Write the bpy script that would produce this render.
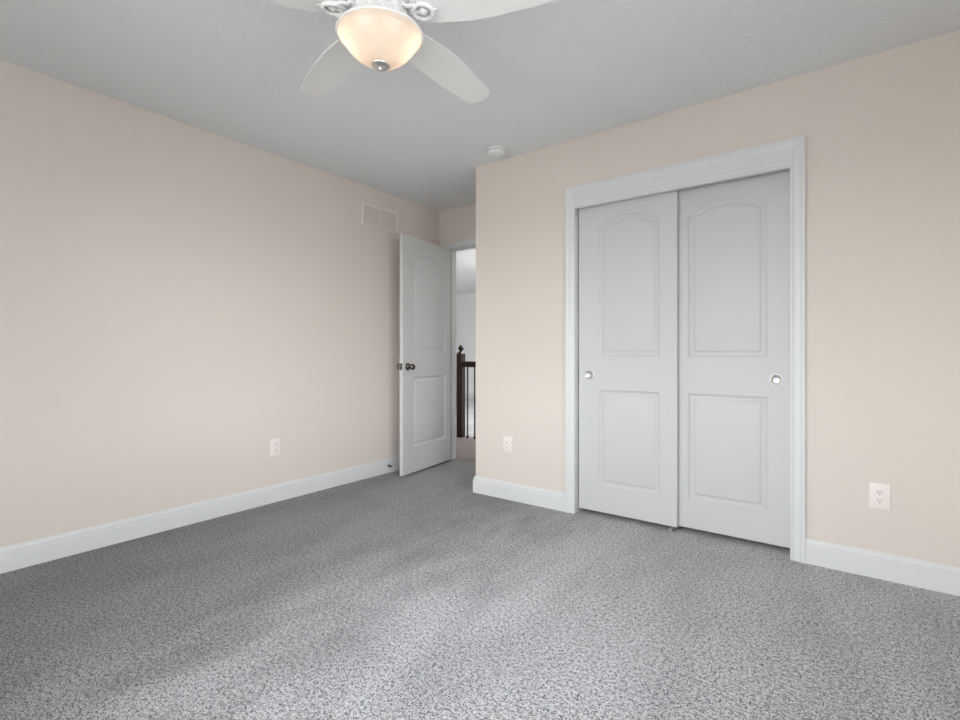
import bpy, bmesh, math, random
from mathutils import Vector, Matrix
random.seed(7)
PI = math.pi
C = bpy.context.scene
for o in list(bpy.data.objects):
    bpy.data.objects.remove(o)

# ------------------------------------------------------------------ camera
CAMZ = 1.045
cam_d = bpy.data.cameras.new('camera')
cam = bpy.data.objects.new('camera', cam_d)
C.collection.objects.link(cam)
cam_d.sensor_width = 36.0
cam_d.lens = 36.0 * 493.0 / 960.0
cam_d.shift_y = -7.0 / 960.0
cam_d.clip_start = 0.02
cam.location = (0, 0, CAMZ)
cam.rotation_euler = (PI / 2, 0, math.radians(36.8))
C.camera = cam

# ------------------------------------------------------------------ exposure
C.view_settings.view_transform = 'Standard'
C.view_settings.look = 'None'
C.view_settings.gamma = 1.0
C.view_settings.use_curve_mapping = False
C.view_settings.exposure = 0.0

# ------------------------------------------------------------------ world: bright overcast sky over dull ground
W = bpy.data.worlds.new('world')
C.world = W
W.use_nodes = True
nt = W.node_tree
nt.nodes.clear()
wo = nt.nodes.new('ShaderNodeOutputWorld')
wb = nt.nodes.new('ShaderNodeBackground')
wb.inputs['Strength'].default_value = 12.3
tc = nt.nodes.new('ShaderNodeTexCoord')
sp = nt.nodes.new('ShaderNodeSeparateXYZ')
rp = nt.nodes.new('ShaderNodeValToRGB')
rp.color_ramp.elements[0].position = 0.47
rp.color_ramp.elements[0].color = (0.40, 0.40, 0.40, 1)
rp.color_ramp.elements[1].position = 0.53
rp.color_ramp.elements[1].color = (0.975, 0.985, 1.02, 1)
mp = nt.nodes.new('ShaderNodeMapRange')
mp.inputs['From Min'].default_value = -1
mp.inputs['From Max'].default_value = 1
nt.links.new(tc.outputs['Generated'], sp.inputs[0])
nt.links.new(sp.outputs['Z'], mp.inputs['Value'])
nt.links.new(mp.outputs[0], rp.inputs[0])
nt.links.new(rp.outputs[0], wb.inputs['Color'])
nt.links.new(wb.outputs[0], wo.inputs['Surface'])


def portal(name, loc, rot, sx, sy):
    d = bpy.data.lights.new(name, 'AREA')
    d.shape = 'RECTANGLE'
    d.size = sx
    d.size_y = sy
    d.cycles.is_portal = True
    o = bpy.data.objects.new(name, d)
    C.collection.objects.link(o)
    o.location = loc
    o.rotation_euler = rot
    return o


# room numbers (metres)
XL, XR = -3.23, 0.60          # left and right wall
YB, YF = -0.62, 2.945         # wall behind the camera, closet wall
YE = 3.65                     # entry wall with the open door
XC = -2.243                    # outside corner of the closet wall
H = 2.44
T = 0.115
WIN_B = (-2.15, 0.40, 0.62, 2.06)     # window behind the camera: x0 x1 z0 z1
WIN_R = (-0.40, 1.75, 0.62, 2.06)       # window in the right wall: y0 y1 z0 z1
WIN_H = (5.2, 8.4, 0.35, 2.2)          # landing window: y0 y1 z0 z1
HX0, HX1, HY1 = -10.0, -1.8, 9.0       # landing room

portal('daylight_portal', ((WIN_B[0] + WIN_B[1]) / 2, YB - T - 0.01, (WIN_B[2] + WIN_B[3]) / 2), (-PI / 2, 0, PI),
       WIN_B[1] - WIN_B[0], WIN_B[3] - WIN_B[2])
portal('daylight_portal', (XR + T + 0.01, (WIN_R[0] + WIN_R[1]) / 2, (WIN_R[2] + WIN_R[3]) / 2), (PI / 2, 0, PI / 2),
       WIN_R[1] - WIN_R[0], WIN_R[3] - WIN_R[2])
portal('daylight_portal', (HX1 + T + 0.01, (WIN_H[0] + WIN_H[1]) / 2, (WIN_H[2] + WIN_H[3]) / 2), (PI / 2, 0, PI / 2),
       WIN_H[1] - WIN_H[0], WIN_H[3] - WIN_H[2])


# ------------------------------------------------------------------ helpers
def obj(name, bm, mat, parent=None, smooth=False, angle=None):
    bmesh.ops.remove_doubles(bm, verts=bm.verts, dist=1e-6)
    bmesh.ops.recalc_face_normals(bm, faces=bm.faces)
    me = bpy.data.meshes.new(name)
    bm.to_mesh(me)
    bm.free()
    if mat:
        me.materials.append(mat)
    if smooth:
        for p in me.polygons:
            p.use_smooth = True
        me.set_sharp_from_angle(angle=math.radians(angle or 35))
    o = bpy.data.objects.new(name, me)
    C.collection.objects.link(o)
    if parent:
        o.parent = parent
    return o


def tag(o, label, cat=None, group=None, kind=None):
    o['label'] = label
    if cat:
        o['category'] = cat
    if group:
        o['group'] = group
    if kind:
        o['kind'] = kind
    return o


def thing(name, label, cat, loc=(0, 0, 0), rotz=0, group=None, kind=None):
    o = bpy.data.objects.new(name, None)
    C.collection.objects.link(o)
    o.empty_display_size = 0.05
    o.location = loc
    o.rotation_euler = (0, 0, rotz)
    return tag(o, label, cat, group, kind)


def copy_tree(o, parent=None):
    c = o.copy()
    C.collection.objects.link(c)
    c.parent = parent
    for ch in [q for q in C.collection.objects if q.parent == o]:
        copy_tree(ch, c)
    return c


def box(bm, x0, x1, y0, y1, z0, z1, bev=0.0, M=None, seg=2):
    r = bmesh.ops.create_cube(bm, size=1.0)
    vs = r['verts']
    for v in vs:
        v.co = Vector((x0 + (v.co.x + .5) * (x1 - x0), y0 + (v.co.y + .5) * (y1 - y0), z0 + (v.co.z + .5) * (z1 - z0)))
    out = vs
    if bev > 0:
        es = list({e for v in vs for e in v.link_edges})
        r = bmesh.ops.bevel(bm, geom=es, offset=bev, segments=seg, affect='EDGES', profile=0.5)
        out = list(set(r['verts']) | {v for v in vs if v.is_valid})
    if M is not None:
        for v in out:
            v.co = M @ v.co
    return out


def lathe(bm, prof, n=32, M=None):
    """profile [(r, h)] turned about the local z axis; r==0 ends close on the axis"""
    rings = []
    for r, h in prof:
        if r < 1e-6:
            rings.append([bm.verts.new((0, 0, h))])
        else:
            rings.append([bm.verts.new((r * math.cos(2 * PI * k / n), r * math.sin(2 * PI * k / n), h)) for k in range(n)])
    for a, b in zip(rings, rings[1:]):
        for k in range(n):
            k2 = (k + 1) % n
            if len(a) == 1 and len(b) == 1:
                continue
            if len(a) == 1:
                bm.faces.new((a[0], b[k], b[k2]))
            elif len(b) == 1:
                bm.faces.new((a[k], a[k2], b[0]))
            else:
                bm.faces.new((a[k], a[k2], b[k2], b[k]))
    if M is not None:
        for ring in rings:
            for v in ring:
                v.co = M @ v.co
    return rings


def tube(bm, pts, r, n=8, closed=False, flat=1.0, up=Vector((0, 0, 1))):
    pts = [Vector(p) for p in pts]
    m = len(pts)
    rings = []
    for i, p in enumerate(pts):
        a = pts[(i - 1) % m] if (closed or i > 0) else p
        b = pts[(i + 1) % m] if (closed or i < m - 1) else p
        t = (b - a).normalized()
        u = up if abs(t.dot(up)) < 0.95 else Vector((1, 0, 0))
        s = t.cross(u).normalized()
        w = s.cross(t).normalized()
        rr = r[i] if isinstance(r, (list, tuple)) else r
        rings.append([bm.verts.new(p + s * rr * math.cos(2 * PI * k / n) + w * rr * flat * math.sin(2 * PI * k / n)) for k in range(n)])
    rng = range(m) if closed else range(m - 1)
    for i in rng:
        a, b = rings[i], rings[(i + 1) % m]
        for k in range(n):
            bm.faces.new((a[k], a[(k + 1) % n], b[(k + 1) % n], b[k]))
    if not closed:
        bm.faces.new(rings[0][::-1])
        bm.faces.new(rings[-1])


def offset_path(path, d, closed=False):
    """offset a 2-D polyline to its left by d with mitred corners"""
    n = len(path)
    out = []
    for i in range(n):
        ns = []
        if closed or i > 0:
            a, b = Vector(path[i - 1]), Vector(path[i])
            t = (b - a).normalized()
            ns.append(Vector((-t.y, t.x)))
        if closed or i < n - 1:
            a, b = Vector(path[i]), Vector(path[(i + 1) % n])
            t = (b - a).normalized()
            ns.append(Vector((-t.y, t.x)))
        if len(ns) == 2:
            m = (ns[0] + ns[1])
            m = m / max(m.length_squared / 2, 1e-6)
        else:
            m = ns[0]
        out.append(Vector(path[i]) + m * d)
    return out


def sweep(bm, path, prof, to3d):
    """profile [(offset left of the path, height)] carried along a 2-D path, ends capped"""
    cols = []
    for d, h in prof:
        cols.append([bm.verts.new(to3d(p.x, p.y, h)) for p in offset_path(path, d)])
    m = len(prof)
    for j in range(m):
        a, b = cols[j], cols[(j + 1) % m]
        for i in range(len(path) - 1):
            bm.faces.new((a[i], a[i + 1], b[i + 1], b[i]))
    bm.faces.new([c[0] for c in cols])
    bm.faces.new([c[-1] for c in cols])


# ------------------------------------------------------------------ materials
def mat(name, base, rough=0.6, metal=0.0, bump=None, var=None, spec=0.5, coat=0.0):
    m = bpy.data.materials.new(name)
    m.use_nodes = True
    n = m.node_tree
    b = n.nodes['Principled BSDF']
    b.inputs['Base Color'].default_value = (*base, 1)
    b.inputs['Roughness'].default_value = rough
    b.inputs['Metallic'].default_value = metal
    b.inputs['Specular IOR Level'].default_value = spec
    b.inputs['Coat Weight'].default_value = coat
    t = n.nodes.new('ShaderNodeTexCoord')
    if bump:
        sc, st, dist = bump
        ns = n.nodes.new('ShaderNodeTexNoise')
        ns.inputs['Scale'].default_value = sc
        ns.inputs['Detail'].default_value = 4
        bp = n.nodes.new('ShaderNodeBump')
        bp.inputs['Strength'].default_value = st
        bp.inputs['Distance'].default_value = dist
        n.links.new(t.outputs['Object'], ns.inputs['Vector'])
        n.links.new(ns.outputs['Fac'], bp.inputs['Height'])
        n.links.new(bp.outputs[0], b.inputs['Normal'])
    if var:
        sc, amt = var
        ns = n.nodes.new('ShaderNodeTexNoise')
        ns.inputs['Scale'].default_value = sc
        ns.inputs['Detail'].default_value = 3
        mr = n.nodes.new('ShaderNodeMapRange')
        mr.inputs['From Min'].default_value = 0.3
        mr.inputs['From Max'].default_value = 0.7
        mr.inputs['To Min'].default_value = 1 - amt
        mr.inputs['To Max'].default_value = 1 + amt
        hs = n.nodes.new('ShaderNodeHueSaturation')
        hs.inputs['Color'].default_value = (*base, 1)
        n.links.new(t.outputs['Object'], ns.inputs['Vector'])
        n.links.new(ns.outputs['Fac'], mr.inputs['Value'])
        n.links.new(mr.outputs[0], hs.inputs['Value'])
        n.links.new(hs.outputs[0], b.inputs['Base Color'])
    return m


M_WALL = mat('peach_wall_paint', (0.745, 0.668, 0.611), 0.75, bump=(260, 0.12, 0.002), var=(1.3, 0.012), spec=0.3)
M_GREYWALL = mat('pale_grey_wall_paint', (0.87, 0.875, 0.88), 0.75, bump=(260, 0.12, 0.002), var=(1.3, 0.01), spec=0.3)
M_TRIM = mat('white_semi_gloss_trim', (0.735, 0.735, 0.74), 0.42, var=(3, 0.008), spec=0.4)
M_DOOR = mat('white_painted_door', (0.635, 0.63, 0.628), 0.5, bump=(420, 0.05, 0.001), var=(3, 0.008), spec=0.35)
M_FAN = mat('white_fan_enamel', (0.84, 0.83, 0.825), 0.45, var=(6, 0.01), spec=0.35)
M_PLATE = mat('almond_plastic', (0.88, 0.80, 0.76), 0.38, var=(20, 0.008))
M_PLASTIC = mat('white_plastic', (0.80, 0.81, 0.81), 0.4, var=(20, 0.008))
M_VENT = mat('almond_vent_enamel', (0.78, 0.72, 0.67), 0.5, var=(20, 0.01))
M_DARK = mat('dark_recess', (0.03, 0.028, 0.027), 0.8, var=(30, 0.05))
M_NICKEL = mat('brushed_nickel', (0.72, 0.71, 0.69), 0.36, 1.0, var=(60, 0.03))
M_KNOB = mat('dark_nickel', (0.20, 0.18, 0.17), 0.22, 1.0, var=(60, 0.03))
M_IRON = mat('black_wrought_iron', (0.02, 0.02, 0.022), 0.5, 0.6, var=(60, 0.05))
M_BROWN = mat('taupe_plastic', (0.36, 0.29, 0.28), 0.5, var=(60, 0.05))
M_CLOSETIN = mat('closet_interior_paint', (0.55, 0.5, 0.45), 0.8, var=(2, 0.02))


def ceiling_mat():
    m = bpy.data.materials.new('textured_white_ceiling')
    m.use_nodes = True
    n = m.node_tree
    b = n.nodes['Principled BSDF']
    b.inputs['Base Color'].default_value = (0.83, 0.845, 0.865, 1)
    b.inputs['Roughness'].default_value = 0.9
    b.inputs['Specular IOR Level'].default_value = 0.2
    t = n.nodes.new('ShaderNodeTexCoord')
    n1 = n.nodes.new('ShaderNodeTexNoise')
    n1.inputs['Scale'].default_value = 38
    n1.inputs['Detail'].default_value = 5
    n1.inputs['Distortion'].default_value = 1.2
    r = n.nodes.new('ShaderNodeValToRGB')
    r.color_ramp.elements[0].position = 0.42
    r.color_ramp.elements[1].position = 0.62
    bp = n.nodes.new('ShaderNodeBump')
    bp.inputs['Strength'].default_value = 0.35
    bp.inputs['Distance'].default_value = 0.004
    n.links.new(t.outputs['Object'], n1.inputs['Vector'])
    n.links.new(n1.outputs['Fac'], r.inputs[0])
    n.links.new(r.outputs[0], bp.inputs['Height'])
    n.links.new(bp.outputs[0], b.inputs['Normal'])
    return m


M_CEIL = ceiling_mat()


def carpet_mat(name, dark, light, streaks):
    m = bpy.data.materials.new(name)
    m.use_nodes = True
    n = m.node_tree
    L = n.links.new
    b = n.nodes['Principled BSDF']
    b.inputs['Roughness'].default_value = 0.95
    b.inputs['Specular IOR Level'].default_value = 0.1
    b.inputs['Sheen Weight'].default_value = 0.15
    t = n.nodes.new('ShaderNodeTexCoord')
    tuft = n.nodes.new('ShaderNodeTexNoise')
    tuft.inputs['Scale'].default_value = 205
    tuft.inputs['Detail'].default_value = 1.5
    tuft.inputs['Roughness'].default_value = 1.0
    L(t.outputs['Object'], tuft.inputs['Vector'])
    clump = n.nodes.new('ShaderNodeTexNoise')
    clump.inputs['Scale'].default_value = 75
    clump.inputs['Detail'].default_value = 2
    L(t.outputs['Object'], clump.inputs['Vector'])
    both = n.nodes.new('ShaderNodeMix')
    both.inputs[0].default_value = 0.26
    L(tuft.outputs['Fac'], both.inputs[2])
    L(clump.outputs['Fac'], both.inputs[3])
    ramp = n.nodes.new('ShaderNodeValToRGB')
    ramp.color_ramp.elements[0].position = 0.415
    ramp.color_ramp.elements[0].color = (*dark, 1)
    ramp.color_ramp.elements[1].position = 0.545
    ramp.color_ramp.elements[1].color = (*light, 1)
    L(both.outputs[0], ramp.inputs[0])
    # pile brushed one way or the other: long soft patches running down the room
    mapn = n.nodes.new('ShaderNodeMapping')
    mapn.inputs['Scale'].default_value = (2.3, 0.9, 1)
    mapn.inputs['Rotation'].default_value = (0, 0, math.radians(4))
    L(t.outputs['Object'], mapn.inputs['Vector'])
    big = n.nodes.new('ShaderNodeTexNoise')
    big.inputs['Scale'].default_value = 1.6
    big.inputs['Detail'].default_value = 5
    big.inputs['Roughness'].default_value = 0.6
    L(mapn.outputs[0], big.inputs['Vector'])
    mr = n.nodes.new('ShaderNodeMapRange')
    mr.inputs['From Min'].default_value = 0.36
    mr.inputs['From Max'].default_value = 0.58
    mr.inputs['To Min'].default_value = 0.86
    mr.inputs['To Max'].default_value = 1.03
    L(big.outputs['Fac'], mr.inputs['Value'])
    last = mr.outputs[0]
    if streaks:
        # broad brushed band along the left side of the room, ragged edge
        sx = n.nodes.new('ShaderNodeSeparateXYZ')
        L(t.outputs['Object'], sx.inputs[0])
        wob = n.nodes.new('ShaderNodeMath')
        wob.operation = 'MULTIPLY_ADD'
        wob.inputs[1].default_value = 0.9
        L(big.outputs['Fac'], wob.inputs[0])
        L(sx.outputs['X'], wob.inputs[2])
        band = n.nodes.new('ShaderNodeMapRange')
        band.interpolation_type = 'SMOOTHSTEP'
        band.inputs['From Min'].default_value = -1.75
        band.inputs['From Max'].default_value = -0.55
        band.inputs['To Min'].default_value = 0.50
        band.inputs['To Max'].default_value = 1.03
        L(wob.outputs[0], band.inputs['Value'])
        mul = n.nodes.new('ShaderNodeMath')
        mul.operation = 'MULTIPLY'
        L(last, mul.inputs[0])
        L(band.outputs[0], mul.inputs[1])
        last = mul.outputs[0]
    hs = n.nodes.new('ShaderNodeHueSaturation')
    L(ramp.outputs[0], hs.inputs['Color'])
    L(last, hs.inputs['Value'])
    L(hs.outputs[0], b.inputs['Base Color'])
    bp = n.nodes.new('ShaderNodeBump')
    bp.inputs['Strength'].default_value = 0.35
    bp.inputs['Distance'].default_value = 0.006
    L(tuft.outputs['Fac'], bp.inputs['Height'])
    L(bp.outputs[0], b.inputs['Normal'])
    return m


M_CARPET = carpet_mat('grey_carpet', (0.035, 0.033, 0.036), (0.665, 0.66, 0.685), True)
M_CARPET2 = carpet_mat('lamp_warmed_carpet', (0.04, 0.03, 0.03), (0.40, 0.335, 0.33), False)  # landing carpet with warm lamplight mixed into its colour
M_CARPET3 = carpet_mat('pale_grey_carpet', (0.24, 0.24, 0.25), (0.62, 0.63, 0.65), False)


def wood_mat():
    m = bpy.data.materials.new('dark_cherry_wood')
    m.use_nodes = True
    n = m.node_tree
    L = n.links.new
    b = n.nodes['Principled BSDF']
    b.inputs['Roughness'].default_value = 0.5
    b.inputs['Specular IOR Level'].default_value = 0.3
    t = n.nodes.new('ShaderNodeTexCoord')
    mp_ = n.nodes.new('ShaderNodeMapping')
    mp_.inputs['Scale'].default_value = (30, 30, 2)
    ns = n.nodes.new('ShaderNodeTexNoise')
    ns.inputs['Scale'].default_value = 2.0
    ns.inputs['Detail'].default_value = 5
    r = n.nodes.new('ShaderNodeValToRGB')
    r.color_ramp.elements[0].position = 0.35
    r.color_ramp.elements[0].color = (0.006, 0.003, 0.002, 1)
    r.color_ramp.elements[1].position = 0.68
    r.color_ramp.elements[1].color = (0.038, 0.012, 0.007, 1)
    L(t.outputs['Object'], mp_.inputs['Vector'])
    L(mp_.outputs[0], ns.inputs['Vector'])
    L(ns.outputs['Fac'], r.inputs[0])
    L(r.outputs[0], b.inputs['Base Color'])
    return m


M_WOOD = wood_mat()


def glass_mat():
    m = bpy.data.materials.new('clear_window_glass')
    m.use_nodes = True
    n = m.node_tree
    n.nodes.remove(n.nodes['Principled BSDF'])
    out = n.nodes['Material Output']
    tr = n.nodes.new('ShaderNodeBsdfTransparent')
    tr.inputs[0].default_value = (0.95, 0.97, 0.96, 1)
    gl = n.nodes.new('ShaderNodeBsdfGlossy')
    gl.inputs['Roughness'].default_value = 0.02
    fr = n.nodes.new('ShaderNodeFresnel')
    mx = n.nodes.new('ShaderNodeMixShader')
    n.links.new(fr.outputs[0], mx.inputs[0])
    n.links.new(tr.outputs[0], mx.inputs[1])
    n.links.new(gl.outputs[0], mx.inputs[2])
    n.links.new(mx.outputs[0], out.inputs['Surface'])
    return m


M_GLASS = glass_mat()


def bowl_mat():
    m = bpy.data.materials.new('frosted_alabaster_glass')
    m.use_nodes = True
    n = m.node_tree
    n.nodes.remove(n.nodes['Principled BSDF'])
    out = n.nodes['Material Output']
    t = n.nodes.new('ShaderNodeTexCoord')
    ns = n.nodes.new('ShaderNodeTexNoise')
    ns.inputs['Scale'].default_value = 9
    ns.inputs['Detail'].default_value = 3
    ns.inputs['Distortion'].default_value = 1.5
    cr = n.nodes.new('ShaderNodeValToRGB')
    cr.color_ramp.elements[0].color = (0.76, 0.68, 0.61, 1)
    cr.color_ramp.elements[1].color = (0.82, 0.76, 0.71, 1)
    n.links.new(t.outputs['Object'], ns.inputs['Vector'])
    n.links.new(ns.outputs['Fac'], cr.inputs[0])
    df = n.nodes.new('ShaderNodeBsdfDiffuse')
    tl = n.nodes.new('ShaderNodeBsdfTranslucent')
    gl = n.nodes.new('ShaderNodeBsdfGlossy')
    gl.inputs['Roughness'].default_value = 0.2
    n.links.new(cr.outputs[0], df.inputs['Color'])
    n.links.new(cr.outputs[0], tl.inputs['Color'])
    m1 = n.nodes.new('ShaderNodeMixShader')
    m1.inputs[0].default_value = 0.45
    n.links.new(df.outputs[0], m1.inputs[1])
    n.links.new(tl.outputs[0], m1.inputs[2])
    m2 = n.nodes.new('ShaderNodeMixShader')
    m2.inputs[0].default_value = 0.05
    n.links.new(m1.outputs[0], m2.inputs[1])
    n.links.new(gl.outputs[0], m2.inputs[2])
    n.links.new(m2.outputs[0], out.inputs['Surface'])
    return m


M_BOWL = bowl_mat()


def bulb_mat():
    m = bpy.data.materials.new('lit_warm_bulb')
    m.use_nodes = True
    n = m.node_tree
    n.nodes.remove(n.nodes['Principled BSDF'])
    e = n.nodes.new('ShaderNodeEmission')
    e.inputs['Color'].default_value = (1.0, 0.84, 0.64, 1)
    e.inputs['Strength'].default_value = 5
    n.links.new(e.outputs[0], n.nodes['Material Output'].inputs['Surface'])
    return m


M_BULB = bulb_mat()


# ------------------------------------------------------------------ the shell
def struct(name, bm, m, label, cat, smooth=False):
    return tag(obj(name, bm, m, smooth=smooth), label, cat, kind='structure')


def wall_x(bm, x0, x1, y0, y1, hole=None, z0=0.0, z1=H):
    """wall running along X (constant y band), hole = (x0, x1, z0, z1)"""
    if not hole:
        box(bm, x0, x1, y0, y1, z0, z1)
        return
    a, b, c, d = hole
    box(bm, x0, a, y0, y1, z0, z1)
    box(bm, b, x1, y0, y1, z0, z1)
    box(bm, a, b, y0, y1, d, z1)
    if c > z0:
        box(bm, a, b, y0, y1, z0, c)


def wall_y(bm, x0, x1, y0, y1, hole=None, z0=0.0, z1=H):
    if not hole:
        box(bm, x0, x1, y0, y1, z0, z1)
        return
    a, b, c, d = hole
    box(bm, x0, x1, y0, a, z0, z1)
    box(bm, x0, x1, b, y1, z0, z1)
    box(bm, x0, x1, a, b, d, z1)
    if c > z0:
        box(bm, x0, x1, a, b, z0, c)


OPX0, OPX1 = -1.428, -0.238      # closet opening
DX0, DX1 = -3.120, -2.376        # entry door opening
DTOP = 2.051

bm = bmesh.new()
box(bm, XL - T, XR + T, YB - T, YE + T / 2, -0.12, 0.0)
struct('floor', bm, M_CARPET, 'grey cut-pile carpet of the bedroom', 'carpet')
bm = bmesh.new()
box(bm, HX0 - T, HX1 + T, YE + T / 2, 4.83, -0.12, 0.0)
struct('floor_landing', bm, M_CARPET2, 'landing carpet just past the open door, warm lamplight painted into its grey', 'carpet')
bm = bmesh.new()
box(bm, HX0 - T, HX1 + T, 4.83, HY1 + T, -0.12, 0.0)
struct('floor_loft', bm, M_CARPET3, 'pale grey carpet beyond the landing railing', 'carpet')
bm = bmesh.new()
box(bm, XL - T, XR + T, YB - T, YE, H, H + 0.1)
struct('ceiling', bm, M_CEIL, 'textured light grey bedroom ceiling', 'ceiling')
bm = bmesh.new()
box(bm, HX0 - T, HX1 + T, YE, HY1 + T, H, H + 0.1)
struct('ceiling_landing', bm, M_CEIL, 'white ceiling over the landing', 'ceiling')

bm = bmesh.new()
wall_y(bm, XL - T, XL, YB - T, YE)
struct('wall_left', bm, M_WALL, 'long peach bedroom wall with the return vent', 'wall')
bm = bmesh.new()
wall_x(bm, XC, XR, YF, YF + T, (OPX0 - 0.018, OPX1 + 0.018, 0, 2.082))
box(bm, XC, XC + T, YF + T, YE, 0, H)
struct('wall_front', bm, M_WALL, 'peach wall around the closet', 'wall')
bm = bmesh.new()
wall_x(bm, XL - T, XR + T, YB - T, YB, WIN_B)
struct('wall_back', bm, M_WALL, 'peach window wall behind the camera', 'wall')
bm = bmesh.new()
wall_y(bm, XR, XR + T, YB, YE, WIN_R)
struct('wall_right', bm, M_WALL, 'peach wall with a window right of the camera', 'wall')
bm = bmesh.new()
wall_x(bm, XL - T, XC + T, YE, YE + T * .97, (DX0 - 0.018, DX1 + 0.018, 0, DTOP + 0.018))
box(bm, XC + T, XR + T, YE, YE + T * .97, 0, H)
struct('wall_entry', bm, M_WALL, 'short peach wall holding the bedroom doorway', 'wall')
# landing walls
bm = bmesh.new()
box(bm, HX0, XL - T, YE, YE + T, 0, H)
box(bm, HX0 - T, HX0, YE, HY1 + T, 0, H)
struct('wall_landing_left', bm, M_GREYWALL, 'pale grey landing wall beside the bedroom', 'wall')
bm = bmesh.new()
box(bm, HX0, HX1, HY1, HY1 + T, 0, H)
struct('wall_landing_far', bm, M_GREYWALL, 'pale grey far wall of the loft', 'wall')
bm = bmesh.new()
wall_y(bm, HX1, HX1 + T, YE + T, HY1 + T, WIN_H)
struct('wall_landing_right', bm, M_GREYWALL, 'pale grey loft wall with a window', 'wall')

# baseboards
BASE = [(0, 0), (0.0155, 0), (0.0155, 0.086), (0.0125, 0.089), (0.0125, 0.095), (0.0135, 0.099), (0.012, 0.105),
        (0.008, 0.111), (0.0065, 0.118), (0.003, 0.121), (0, 0.121)]


def baseboard(name, path, label, m=M_TRIM):
    bm = bmesh.new()
    sweep(bm, path, BASE, lambda x, y, h: (x, y, h))
    return struct(name, bm, m, label, 'baseboard')


CW = 0.066                       # casing width
baseboard('baseboard_left', [(DX0 - CW, YE), (XL, YE), (XL, YB)], 'white baseboard along the long left wall')
baseboard('baseboard_front', [(OPX0 - CW, YF), (XC, YF), (XC, YE), (DX1 + CW, YE)],
          'white baseboard wrapping the outside corner left of the closet')
baseboard('baseboard_right', [(XR, YB), (XR, YF), (OPX1 + CW, YF)], 'white baseboard right of the closet')
baseboard('baseboard_back', [(XL, YB), (XR, YB)], 'white baseboard under the rear window')
baseboard('baseboard_landing', [(HX1, HY1), (HX0, HY1)], 'white baseboard on the far landing wall')

CASING = [(0, 0), (0, .010), (.003, .0125), (.010, .0125), (.013, .0085), (.017, .0095), (.024, .0125), (.040, .014),
          (.045, .0145), (.049, .0185), (.053, .0205), (.060, .0205), (.066, .017), (.066, 0)]


def casing(name, x0, x1, ztop, yface, label, sgn=-1):
    bm = bmesh.new()
    sweep(bm, [(x0, 0), (x0, ztop), (x1, ztop), (x1, 0)], CASING, lambda x, z, h: (x, yface + sgn * h, z))
    return struct(name, bm, M_TRIM, label, 'door trim')


def jamb(name, x0, x1, ztop, y0, y1, label, stop=None):
    bm = bmesh.new()
    t = .018
    box(bm, x0 - t, x0, y0, y1, 0, ztop + t)
    box(bm, x1, x1 + t, y0, y1, 0, ztop + t)
    box(bm, x0, x1, y0, y1, ztop, ztop + t)
    if stop:
        a, b = stop
        d = .011
        box(bm, x0, x0 + d, a, b, 0, ztop)
        box(bm, x1 - d, x1, a, b, 0, ztop)
        box(bm, x0 + d, x1 - d, a, b, ztop - d, ztop)
    return struct(name, bm, M_TRIM, label, 'door frame')


CLTOP = 2.064
casing('trim_1', OPX0, OPX1, CLTOP, YF, 'white moulded casing around the sliding closet doors')
jamb('trim_2', OPX0, OPX1, CLTOP, YF + .0005, YF + T, 'white closet door frame')
# ridged fascia board that hides the sliding track
bm = bmesh.new()
FAS = [(0, 0), (0, .010), (.002, .0125), (.011, .0125), (.014, .009), (.018, .0085), (.020, .0115), (.033, .0125),
       (.037, .009), (.041, .009), (.044, .0125), (.057, .0135), (.061, .010), (.066, .010), (.070, .0125), (.081, .0125), (.081, 0)]
sweep(bm, [(OPX0, 1.985), (OPX1, 1.985)], [(d, h) for d, h in FAS], lambda x, z, h: (x, YF + .002 - h, z))
box(bm, OPX0, OPX1, YF + .002, YF + .020, 1.985, CLTOP)
struct('trim_3', bm, M_TRIM, 'white ridged fascia board above the sliding closet doors', 'door trim')
bm = bmesh.new()
box(bm, OPX0, OPX1, YF + .022, YF + .112, 2.044, CLTOP)
box(bm, OPX0, OPX1, YF + .0765, YF + .0795, 2.022, 2.044)
struct('trim_4', bm, M_NICKEL, 'metal sliding door track hidden behind the closet fascia', 'door track')

casing('trim_5', DX0, DX1, DTOP, YE, 'white moulded casing around the bedroom doorway')
jamb('trim_6', DX0, DX1, DTOP, YE, YE + T, 'white frame of the bedroom doorway', (YE + .045, YE + .08))
casing('trim_7', DX0, DX1, DTOP, YE + T, 'white casing on the landing side of the doorway', 1)


# ------------------------------------------------------------------ moulded two panel doors
def rect_loop(x0, x1, z0, z1):
    return lambda i: [(x0 + i, z0 + i), (x1 - i, z0 + i), (x1 - i, z1 - i), (x0 + i, z1 - i)]


def arch_loop(x0, x1, z0, zs, zp, n=20):
    w = (x1 - x0) / 2
    s = zp - zs
    R = (w * w + s * s) / (2 * s)
    return lambda i: arch_pts(x0, x1, z0, w, R, zp, i, n)


def arch_pts(x0, x1, z0, w, R, zp, i, n):
    cx, cz = (x0 + x1) / 2, zp - R
    R, w = R - i, w - i
    a = math.asin(w / R)
    pts = [(x0 + i, z0 + i), (x1 - i, z0 + i)]
    for k in range(n + 1):
        t = a - 2 * a * k / n
        pts.append((cx + R * math.sin(t), cz + R * math.cos(t)))
    return pts


STEPS = [(0, 0), (.003, .0045), (.008, .0065), (.013, .0112), (.026, .0112), (.032, .0070), (.040, .0042), (.046, .0030)]


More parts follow.
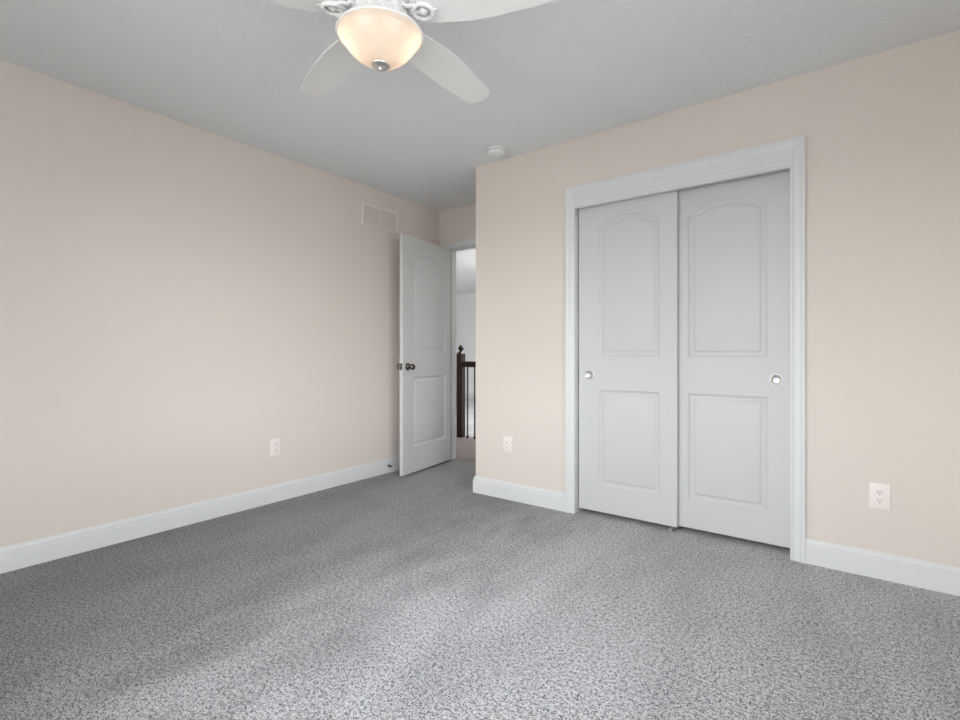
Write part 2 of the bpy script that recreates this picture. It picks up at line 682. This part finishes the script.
def slab(w, h, t, panels, x_off=0.0, cup=None):
    bm = bmesh.new()
    e = .002
    for side in (0, 1):
        yy = (lambda d: d) if side == 0 else (lambda d: t - d)
        loops = []
        outer = [bm.verts.new((x, yy(0), z)) for x, z in ((e, e), (w - e, e), (w - e, h - e), (e, h - e))]
        edges = [bm.edges.new((outer[i], outer[(i + 1) % 4])) for i in range(4)]
        todo = [(pan, STEPS) for pan in panels]
        if cup and side == 0:
            cx, cz, cr = cup
            todo.append((lambda i: [(cx + (cr - i) * math.cos(2 * PI * k / 32), cz + (cr - i) * math.sin(2 * PI * k / 32)) for k in range(32)],
                         [(0, 0), (.0001, .012)]))
        for pan, steps in todo:
            rings = []
            for ins, dep in steps:
                rings.append([bm.verts.new((px, yy(dep), pz)) for px, pz in pan(ins)])
            n = len(rings[0])
            for i in range(n):
                edges.append(bm.edges.new((rings[0][i], rings[0][(i + 1) % n])))
            for a, b in zip(rings, rings[1:]):
                for i in range(n):
                    bm.faces.new((a[i], a[(i + 1) % n], b[(i + 1) % n], b[i]))
            bm.faces.new(rings[-1])
        bmesh.ops.triangle_fill(bm, edges=edges, use_beauty=True)
        if side == 0:
            f0 = outer
        else:
            f1 = outer
    m0 = [bm.verts.new((x, e, z)) for x, z in ((0, 0), (w, 0), (w, h), (0, h))]
    m1 = [bm.verts.new((x, t - e, z)) for x, z in ((0, 0), (w, 0), (w, h), (0, h))]
    for a, b in ((f0, m0), (m0, m1), (m1, f1)):
        for i in range(4):
            bm.faces.new((a[i], a[(i + 1) % 4], b[(i + 1) % 4], b[i]))
    for v in bm.verts:
        v.co.x += x_off
    return bm


def closet_door(name, x0, w, y0, z0, h, pa, pb, label, pull_x, pull_label):
    pans = [rect_loop(pa, pb, .199 - z0, .811 - z0), arch_loop(pa, pb, 1.022 - z0, 1.842 - z0, 1.908 - z0)]
    d = obj(name, slab(w, h, .033, pans, 0, (pull_x - x0, .903 - z0, .028)), M_DOOR, smooth=True, angle=25)
    d.location = (x0, y0, z0)
    tag(d, label, 'closet door', kind='structure')
    # round flush finger pull: dished cup with a raised rim
    bm = bmesh.new()
    M = Matrix.Translation((pull_x - x0, -.0002, .903 - z0)) @ Matrix.Rotation(PI / 2, 4, 'X')
    lathe(bm, [(.0278, -.0005), (.0312, .0004), (.0312, .0014), (.030, .0024), (.0280, .0028), (.0262, .0016), (.0250, -.0030),
               (.021, -.0060), (.010, -.0078), (0, -.0083)], 40, M)
    p = obj('finger_pull', bm, M_NICKEL, d, smooth=True, angle=50)
    p['label'] = pull_label
    bm = bmesh.new()
    for dx in (-.009, .009):
        lathe(bm, [(0, -.0045), (.003, -.0050), (.0045, -.0068), (.0045, -.009)], 14,
              Matrix.Translation((dx, 0, 0)))
    for v in bm.verts:
        v.co = M @ v.co
    obj('screw_head', bm, M_NICKEL, p, smooth=True)
    return d


closet_door('door_2', -1.421, .621, 2.985, .028, 1.985, .135, .519,
            'left white sliding closet door with two moulded panels, running in front', -1.347, 'dark looking round nickel finger pull')
closet_door('door_3', -.862, .620, 3.022, .028, 1.982, .113, .514,
            'right white sliding closet door with two moulded panels, running behind the other', -.307,
            'bright round nickel finger pull')

# bedroom door, standing open against the left wall
DW, DH = .733, 2.030
pans = [rect_loop(.137, DW - .092, .222, .822), arch_loop(.137, DW - .092, 1.035, 1.852, 1.922)]
door = obj('door_1', slab(DW, DH, .035, pans, -DW), M_DOOR, smooth=True, angle=25)
door.location = (-3.077, 3.640, .016)
door.rotation_euler = (0, 0, math.radians(97.2))
tag(door, 'white two panel bedroom door standing open near the left wall', 'door', kind='structure')


def knob(side):
    """rosette, neck and round knob on one face (side -1 = face towards the room)"""
    y = 0.0 if side < 0 else .035
    M = Matrix.Translation((-DW + .066, y, .913)) @ Matrix.Rotation(PI / 2 if side < 0 else -PI / 2, 4, 'X')
    bm = bmesh.new()
    lathe(bm, [(0, 0), (.033, 0), (.033, .004), (.030, .008), (.016, .010), (.012, .014), (0, .014)], 32, M)
    r = obj('knob_rosette', bm, M_KNOB, door, smooth=True)
    bm = bmesh.new()
    lathe(bm, [(0, .010), (.010, .010), (.010, .030), (.015, .036), (.024, .042), (.0275, .050), (.027, .058), (.022, .065),
               (.012, .068), (0, .0685)], 32, M)
    k = obj('door_knob', bm, M_KNOB, door, smooth=True, angle=60)
    k['label'] = 'dark nickel door knob'


knob(-1)
knob(1)
bm = bmesh.new()
box(bm, -DW - .0012, -DW + .0005, .006, .029, .884, .942, .0005)
box(bm, -DW - .009, -DW, .012, .023, .903, .923, .002)
obj('latch_plate', bm, M_KNOB, door)['label'] = 'dark metal latch plate on the door edge'
for z in (.18, 1.0, 1.82):
    bm = bmesh.new()
    tube(bm, [(.004, .041, z), (.004, .041, z + .09)], .0055, 12)
    box(bm, -.03, .002, .0352, .0372, z, z + .09)
    obj('hinge', bm, M_KNOB, door, smooth=True)


# ------------------------------------------------------------------ windows (behind and beside the camera, and on the landing)
def window(name, w, h, loc, rotz, label, rows=2):
    """local: x along the wall, -y into the room, z up, origin at the lower left inner corner of the hole"""
    root = thing(name, label, 'window', loc, rotz, kind='structure')
    bm = bmesh.new()
    f = .045
    y0, y1 = .045, .095
    box(bm, 0, f, y0, y1, 0, h)
    box(bm, w - f, w, y0, y1, 0, h)
    box(bm, f, w - f, y0, y1, 0, f)
    box(bm, f, w - f, y0, y1, h - f, h)
    box(bm, f, w - f, y0 + .005, y1 - .005, h / 2 - .02, h / 2 + .02)
    box(bm, w / 2 - .025, w / 2 + .025, y0 + .002, y1 - .002, f, h - f)
    obj('window_frame', bm, M_PLASTIC, root)
    bm = bmesh.new()
    box(bm, f, w - f, .068, .072, f, h - f)
    obj('glass_pane', bm, M_GLASS, root)
    bm = bmesh.new()
    sweep(bm, [(0, 0), (0, h), (w, h), (w, 0)], CASING, lambda x, z, q: (x, -q, z))
    obj('window_casing', bm, M_TRIM, root)
    bm = bmesh.new()
    box(bm, -.08, w + .08, -.045, 0, -.022, 0, .004)
    box(bm, 0, w, 0, .045, -.002, .006)
    box(bm, -.066, w + .066, -.012, 0, -.085, -.022)
    obj('window_sill', bm, M_TRIM, root)
    return root


# the wall behind the camera faces +y: rotate by 180 degrees
window('window_1', WIN_B[1] - WIN_B[0], WIN_B[3] - WIN_B[2], (WIN_B[1], YB, WIN_B[2]), PI, 'white framed window behind the camera')
window('window_2', WIN_R[1] - WIN_R[0], WIN_R[3] - WIN_R[2], (XR, WIN_R[1], WIN_R[2]), -PI / 2, 'white framed window right of the camera')
window('window_3', WIN_H[1] - WIN_H[0], WIN_H[3] - WIN_H[2], (HX1, WIN_H[1], WIN_H[2]), -PI / 2, 'white framed window of the loft')


# ------------------------------------------------------------------ ceiling fan
FX, FY = -1.325, 1.183
fan = thing('ceiling_fan', 'white five blade ceiling fan with a lit frosted glass bowl', 'ceiling fan', (FX, FY, H))


def Z(z):
    return z - H


bm = bmesh.new()
lathe(bm, [(0, 0), (.088, 0), (.090, -.006), (.082, -.022), (.070, -.040), (.062, -.052), (0, -.052)], 40)
obj('ceiling_canopy', bm, M_FAN, fan, smooth=True)
bm = bmesh.new()
lathe(bm, [(0, -.045), (.060, -.045), (.100, -.058), (.128, -.078), (.138, -.100), (.138, -.128), (.142, -.132), (.142, -.140),
           (.136, -.145), (.130, -.172), (.112, -.196), (.100, -.202), (0, -.202)], 48)
obj('motor_housing', bm, M_FAN, fan, smooth=True)
bm = bmesh.new()
lathe(bm, [(0, -.198), (.098, -.198), (.104, -.206), (.100, -.216), (.086, -.224), (.070, -.228), (.072, -.240), (.100, -.252),
           (.128, -.262), (.146, -.267), (.1475, -.271), (.143, -.273), (0, -.262)], 48)
# fluted ribs round the light kit's neck
for k in range(20):
    a = 2 * PI * k / 20
    c, s_ = math.cos(a), math.sin(a)
    tube(bm, [(c * .098, s_ * .098, -.212), (c * .080, s_ * .080, -.226), (c * .078, s_ * .078, -.240),
              (c * .104, s_ * .104, -.252), (c * .134, s_ * .134, -.262)], .0065, 6)
obj('light_fitter', bm, M_FAN, fan, smooth=True, angle=50)

# glass bowl: real wall thickness, rolled lip
RIM = Z(2.168)
bm = bmesh.new()
outer = [(.141, .000), (.1465, -.001), (.148, -.005), (.1445, -.010), (.138, -.016), (.1325, -.023), (.126, -.033),
         (.116, -.046), (.105, -.059), (.091, -.072), (.075, -.084), (.058, -.094), (.041, -.1015), (.024, -.1065), (.010, -.108)]
inner = [(.010, -.1045), (.023, -.103), (.040, -.098), (.056, -.0905), (.073, -.0805), (.088, -.069), (.102, -.056),
         (.1125, -.0435), (.122, -.031), (.1285, -.0215), (.134, -.014), (.138, -.004)]
rings = lathe(bm, [(r, h + RIM) for r, h in outer + inner], 64)
n = 64
for k in range(n):
    bm.faces.new((rings[-1][k], rings[-1][(k + 1) % n], rings[0][(k + 1) % n], rings[0][k]))
bowl = obj('glass_bowl', bm, M_BOWL, fan, smooth=True, angle=60)
bowl['label'] = 'frosted glass light bowl glowing warm'
bm = bmesh.new()
tube(bm, [(.1475 * math.cos(2 * PI * k / 64), .1475 * math.sin(2 * PI * k / 64), RIM - .004) for k in range(64)], .0042, 8, closed=True)
obj('bowl_rim', bm, M_FAN, fan, smooth=True)  # added white ring: unlit look of the glass lip put into its colour
bm = bmesh.new()
lathe(bm, [(0, RIM - .103), (.030, RIM - .1055), (.0325, RIM - .1075), (.0315, RIM - .110), (.022, RIM - .1115), (.010, RIM - .113),
           (.007, RIM - .116), (.0075, RIM - .120), (.005, RIM - .124), (0, RIM - .125)], 32)
obj('finial', bm, M_NICKEL, fan, smooth=True, angle=40)['label'] = 'brushed nickel finial cap under the bowl'
bm = bmesh.new()
tube(bm, [(0, 0, RIM + .01), (0, 0, RIM - .105)], .004, 8)
obj('threaded_rod', bm, M_NICKEL, fan)

for ang in (226, 46):
    a = math.radians(ang)
    c, s_ = math.cos(a), math.sin(a)
    bm = bmesh.new()
    tube(bm, [(c * .008, s_ * .008, RIM - .014), (c * .028, s_ * .028, RIM - .022)], .013, 14)
    sock = obj('lamp_socket', bm, M_PLASTIC, fan, smooth=True)
    bm = bmesh.new()
    lathe(bm, [(0, 0), (.012, .001), (.014, .010), (.022, .022), (.027, .036), (.026, .048), (.018, .060), (.008, .066), (0, .067)], 24,
          Matrix.Translation((c * .022, s_ * .022, RIM - .021)) @ Vector((c, s_, -.30)).to_track_quat('Z', 'Y').to_matrix().to_4x4())
    obj('light_bulb', bm, M_BULB, sock, smooth=True)
    d = bpy.data.lights.new('bulb_light', 'POINT')
    d.energy = 0.75
    d.color = (1.0, 0.90, 0.76)
    d.shadow_soft_size = .008
    lo = bpy.data.objects.new('bulb_light', d)
    C.collection.objects.link(lo)
    lo.location = (c * .100, s_ * .100, RIM - .034)
    lo.parent = fan


# blades: paddle outline, pitched, each carried by a scroll-work iron
def blade_outline():
    R0, R1 = .140, .674
    pts = []
    # lower edge root -> tip, rounded tip, upper edge tip -> root
    def hw(t):
        return .056 + .026 * math.sin(min(1.0, t / .45) * PI / 2) - .022 * max(0, (t - .45) / .55) ** 1.4
    N = 16
    for k in range(N + 1):
        t = k / N
        pts.append((R0 + (R1 - .045 - R0) * t, -hw(t)))
    w = hw(1)
    for k in range(1, 16):
        a = -PI / 2 + PI * k / 16
        ca, sa = math.cos(a), math.sin(a)
        p = .9
        pts.append((R1 - .045 + .045 * abs(ca) ** p, w * math.copysign(abs(sa) ** p, sa)))
    for k in range(N, -1, -1):
        t = k / N
        pts.append((R0 + (R1 - .045 - R0) * t, hw(t)))
    # rounded root
    for k in range(1, 6):
        a = PI / 2 + PI * k / 6
        pts.append((R0 + .02 * math.cos(a), .056 * math.sin(a)))
    return pts


def blade_bm():
    bm = bmesh.new()
    pts = blade_outline()
    lo_ = [bm.verts.new((x, y, -.0022)) for x, y in pts]
    hi = [bm.verts.new((x, y, .0022)) for x, y in pts]
    bm.faces.new(lo_[::-1])
    bm.faces.new(hi)
    m = len(pts)
    for k in range(m):
        bm.faces.new((lo_[k], lo_[(k + 1) % m], hi[(k + 1) % m], hi[k]))
    bmesh.ops.rotate(bm, verts=bm.verts, cent=(0, 0, 0), matrix=Matrix.Rotation(math.radians(-8), 3, 'X'))
    return bm


def ring_pts(cx, cy, rx, ry, z, n=22):
    return [(cx + rx * math.cos(2 * PI * k / n), cy + ry * math.sin(2 * PI * k / n), z) for k in range(n)]


def iron_bm():
    bm = bmesh.new()
    z = -.010
    # arm from the motor out to the blade
    tube(bm, [(.085, 0, .022), (.105, 0, .012), (.125, 0, -.004), (.150, 0, z), (.178, 0, z)], [.012, .011, .010, .009, .007], 10, flat=.6)
    # raised oval medallion under the blade root, curled arms either side
    tube(bm, ring_pts(.160, 0, .034, .033, z - .001), .008, 10, closed=True)
    lathe(bm, [(0, z - .008), (.008, z - .007), (.014, z - .002), (.015, z + .006)], 18, Matrix.Translation((.160, 0, 0)))
    tube(bm, [(.115, 0, z + .002), (.150, 0, z)], .0055, 8)
    for s in (-1, 1):
        tube(bm, [(.092, s * .010, .010), (.104, s * .028, .002), (.120, s * .040, z), (.140, s * .038, z), (.152, s * .030, z)],
             [.007, .007, .0065, .006, .005], 8)
        tube(bm, [(.120, s * .040, z), (.108, s * .050, z + .003), (.096, s * .044, z + .005), (.099, s * .036, z + .004)], .005, 8)
    tube(bm, [(.198, 0, z), (.214, 0, z + .001)], [.009, .003], 10, flat=.5)
    bmesh.ops.rotate(bm, verts=[v for v in bm.verts if v.co.x > .145], cent=(0, 0, 0), matrix=Matrix.Rotation(math.radians(-8), 3, 'X'))
    return bm


blade0 = obj('fan_blade', blade_bm(), M_FAN, fan)
iron0 = obj('blade_iron', iron_bm(), M_FAN, blade0, smooth=True, angle=50)
iron0['label'] = 'scrolled white blade bracket'
ZB = Z(2.232)
for k in range(5):
    b_ = blade0 if k == 0 else copy_tree(blade0, fan)
    b_.location = (0, 0, ZB)
    b_.rotation_euler = (0, 0, math.radians(94.2 + 72 * k))

# ------------------------------------------------------------------ smoke detector
sd = thing('smoke_detector', 'round white smoke detector on the ceiling close to the closet wall', 'smoke detector', (-1.936, 2.775, H))
bm = bmesh.new()
lathe(bm, [(0, 0), (.066, 0), (.067, -.004), (.064, -.011), (.056, -.0125), (0, -.0125)], 40)
obj('mounting_base', bm, M_PLASTIC, sd, smooth=True)
bm = bmesh.new()
lathe(bm, [(0, -.012), (.054, -.012), (.060, -.017), (.060, -.025), (.056, -.034), (.046, -.040), (.030, -.0425), (.029, -.0405),
           (.014, -.0405), (.013, -.043), (0, -.0435)], 40)
for k in range(24):
    a = 2 * PI * k / 24
    tube(bm, [(.0598 * math.cos(a), .0598 * math.sin(a), -.018), (.0565 * math.cos(a), .0565 * math.sin(a), -.033)], .0018, 6)
obj('sensor_cover', bm, M_PLASTIC, sd, smooth=True)
bm = bmesh.new()
lathe(bm, [(0, -.0425), (.007, -.0425), (.0075, -.0455), (0, -.0465)], 20)
obj('test_button', bm, M_PLASTIC, sd, smooth=True)

# ------------------------------------------------------------------ return air vent on the left wall (local -y faces the room)
vent = thing('air_return_vent', 'almond two section return air vent high on the left wall', 'vent', (XL, 2.884, 2.208), PI / 2)
VW, VH = .408, .190
bm = bmesh.new()
f = .024
PR = [(0, 0), (0, .004), (.003, .0075), (.020, .0075), (f, .004), (f, 0)]
pth = [(-VW / 2, -VH / 2), (VW / 2, -VH / 2), (VW / 2, VH / 2), (-VW / 2, VH / 2)]
cols = [[bm.verts.new((p.x, -h, p.y)) for p in offset_path(pth, d, closed=True)] for d, h in PR]
for a, b in zip(cols, cols[1:] + cols[:1]):
    for i in range(4):
        bm.faces.new((a[i], a[(i + 1) % 4], b[(i + 1) % 4], b[i]))
box(bm, -.010, .010, -.006, 0, -VH / 2 + f - .001, VH / 2 - f + .001)
obj('vent_frame', bm, M_VENT, vent)
bm = bmesh.new()
box(bm, -VW / 2 + f, VW / 2 - f, -.0008, -.0002, -VH / 2 + f, VH / 2 - f)
obj('vent_backing', bm, M_DARK, vent)
for s in (-1, 1):
    bm = bmesh.new()
    xa, xb = (.010, VW / 2 - f) if s > 0 else (-VW / 2 + f, -.010)
    N = 10
    for k in range(N):
        zc = -VH / 2 + f + (VH - 2 * f) * (k + .5) / N
        vs = [bm.verts.new(p) for p in ((xa, -.0065, zc - .0078), (xb, -.0065, zc - .0078), (xb, -.0012, zc + .0078), (xa, -.0012, zc + .0078))]
        vs2 = [bm.verts.new(v.co + Vector((0, .0007, -.0007))) for v in vs]
        bm.faces.new(vs)
        bm.faces.new(vs2[::-1])
        for i in range(4):
            bm.faces.new((vs[i], vs[(i + 1) % 4], vs2[(i + 1) % 4], vs2[i]))
    obj('louver_panel', bm, M_VENT, vent)
for x in (-VW / 2 + .012, VW / 2 - .012):
    bm = bmesh.new()
    lathe(bm, [(0, .0092), (.003, .0088), (.0042, .0074)], 12, Matrix.Translation((x, 0, 0)) @ Matrix.Rotation(PI / 2, 4, 'X'))
    obj('screw', bm, M_VENT, vent)


# ------------------------------------------------------------------ wall outlets (local -y faces the room)
def outlet(label, loc, rotz):
    r = thing('wall_outlet', label, 'outlet', loc, rotz)
    bm = bmesh.new()
    box(bm, -.039, .039, -.006, 0, -.061, .061, .003, seg=3)
    obj('face_plate', bm, M_PLATE, r, smooth=True, angle=40)
    for s in (-1, 1):
        zc = s * .0195
        bm = bmesh.new()
        pts = []
        for k in range(28):
            a = 2 * PI * k / 28
            x = .0172 * math.cos(a)
            z = max(-.0135, min(.0135, .0172 * math.sin(a)))
            pts.append((x, z))
        lo_ = [bm.verts.new((x, -.0055, z + zc)) for x, z in pts]
        hi = [bm.verts.new((x, -.0078, z + zc)) for x, z in pts]
        bm.faces.new(hi)
        for k in range(28):
            bm.faces.new((lo_[k], lo_[(k + 1) % 28], hi[(k + 1) % 28], hi[k]))
        rc = obj('receptacle', bm, M_PLATE, r)
        bm = bmesh.new()
        box(bm, -.0075, -.0052, -.0081, -.0075, zc - .001, zc + .0085)
        box(bm, .0052, .0072, -.0081, -.0075, zc - .0002, zc + .0078)
        lathe(bm, [(0, .0081), (.0026, .0081), (.0026, .0075)], 12, Matrix.Translation((0, 0, zc - .0072)) @ Matrix.Rotation(PI / 2, 4, 'X'))
        obj('slots', bm, M_DARK, rc)
    bm = bmesh.new()
    lathe(bm, [(0, .0075), (.0022, .0072), (.0032, .006)], 12, Matrix.Rotation(PI / 2, 4, 'X'))
    obj('screw', bm, M_PLATE, r)
    return r


outlet('almond duplex outlet low on the long left wall', (XL, 1.912, .383), PI / 2)
outlet('almond duplex outlet between the outside corner and the closet casing', (-1.957, YF, .386), 0)
outlet('almond duplex outlet on the wall right of the closet', (.115, YF, .379), 0)

# ------------------------------------------------------------------ spring door stop on the left baseboard
ds = thing('door_stop', 'small metal spring door stop on the left baseboard by the open door', 'door stop', (XL + .0155, 2.965, .062), PI / 2)
MX = Matrix.Rotation(PI / 2, 4, 'X')
bm = bmesh.new()
lathe(bm, [(0, 0), (.012, 0), (.012, .004), (.008, .007), (0, .007)], 20, MX)
obj('mounting_cup', bm, M_KNOB, ds, smooth=True)
bm = bmesh.new()
coil = []
for k in range(13 * 10):
    a = 2 * PI * k / 10
    coil.append((.0055 * math.cos(a), -.007 - .052 * k / 130, .0055 * math.sin(a)))
tube(bm, coil, .0013, 5)
obj('spring', bm, M_KNOB, ds, smooth=True)
bm = bmesh.new()
lathe(bm, [(0, .056), (.007, .056), (.008, .062), (.007, .070), (0, .072)], 16, MX)
obj('rubber_tip', bm, M_PLASTIC, ds, smooth=True)['label'] = 'white rubber tip'

# ------------------------------------------------------------------ floor guide of the sliding doors
fg = thing('floor_guide', 'small taupe plastic floor guide under the left closet door', 'door guide', (-.838, 2.990, 0))
bm = bmesh.new()
box(bm, -.016, .016, -.010, .078, 0, .0035, .001)
obj('guide_base', bm, M_BROWN, fg)
for y in (-.008, .0365):
    bm = bmesh.new()
    box(bm, -.010, .010, y - .002, y + .002, .0035, .018, .001)
    obj('guide_fin', bm, M_BROWN, fg)

# ------------------------------------------------------------------ landing railing
NX, NY = -3.866, 4.77
rail = thing('stair_railing', 'dark cherry landing railing with black iron balusters beyond the open door', 'railing', (NX, NY, 0))
bm = bmesh.new()
hw = .040
box(bm, -hw, hw, -hw, hw, 0, 1.035, .003)
cap = []
b0 = [bm.verts.new((x, y, 1.035)) for x, y in ((-hw, -hw), (hw, -hw), (hw, hw), (-hw, hw))]
b1 = [bm.verts.new((x * .45, y * .45, 1.062)) for x, y in ((-hw, -hw), (hw, -hw), (hw, hw), (-hw, hw))]
for i in range(4):
    bm.faces.new((b0[i], b0[(i + 1) % 4], b1[(i + 1) % 4], b1[i]))
bm.faces.new(b1)
post = obj('newel_post', bm, M_WOOD, rail)
bm = bmesh.new()
lathe(bm, [(0, 1.058), (.020, 1.060), (.022, 1.066), (.015, 1.071), (.017, 1.075), (.030, 1.083), (.035, 1.094), (.034, 1.106),
           (.027, 1.119), (.018, 1.131), (.010, 1.141), (.004, 1.147), (0, 1.149)], 24)
obj('acorn_finial', bm, M_WOOD, post, smooth=True, angle=60)
bm = bmesh.new()
x1 = HX1 - NX - .001
prof = [(-.030, .872), (.030, .872), (.032, .880), (.024, .892), (.026, .905), (.032, .918), (.030, .932), (.018, .942), (-.018, .942),
        (-.030, .932), (-.032, .918), (-.026, .905), (-.024, .892), (-.032, .880)]
ra = [bm.verts.new((hw - .001, y, z)) for y, z in prof]
rb = [bm.verts.new((x1, y, z)) for y, z in prof]
for k in range(len(prof)):
    k2 = (k + 1) % len(prof)
    bm.faces.new((ra[k], ra[k2], rb[k2], rb[k]))
bm.faces.new(ra)
bm.faces.new(rb)
obj('handrail', bm, M_WOOD, rail)
bm = bmesh.new()
box(bm, -.0065, .0065, -.0065, .0065, 0, .874)
bal0 = obj('baluster', bm, M_IRON, rail)
bal0['label'] = 'square black iron baluster'
bm = bmesh.new()
lathe(bm, [(0, 0), (.019, 0), (.020, .010), (.016, .022), (.010, .030), (0, .031)], 16)
sh0 = obj('baluster_shoe', bm, M_IRON, bal0, smooth=True)
for k in range(19):
    x = .107 + .110 * k
    if x > x1 - .03:
        break
    b_ = bal0 if k == 0 else copy_tree(bal0, rail)
    b_.location = (x, 0, 0)

# ------------------------------------------------------------------ lit dome lamp on the landing ceiling
lamp = thing('ceiling_light', 'white dome ceiling light over the landing', 'ceiling light', (-3.6, 6.3, H))
bm = bmesh.new()
lathe(bm, [(0, 0), (.17, 0), (.172, -.012), (.165, -.022), (0, -.022)], 40)
obj('lamp_base', bm, M_NICKEL, lamp, smooth=True)
bm = bmesh.new()
lathe(bm, [(.158, -.020), (.155, -.040), (.135, -.070), (.100, -.092), (.055, -.105), (0, -.109)], 40)
obj('lamp_shade', bm, M_BOWL, lamp, smooth=True)
d = bpy.data.lights.new('landing_bulb_light', 'POINT')
d.energy = 105
d.color = (1.0, 0.93, 0.86)
d.shadow_soft_size = .05
lo = bpy.data.objects.new('landing_bulb_light', d)
C.collection.objects.link(lo)
lo.location = (0, 0, -.15)
lo.parent = lamp
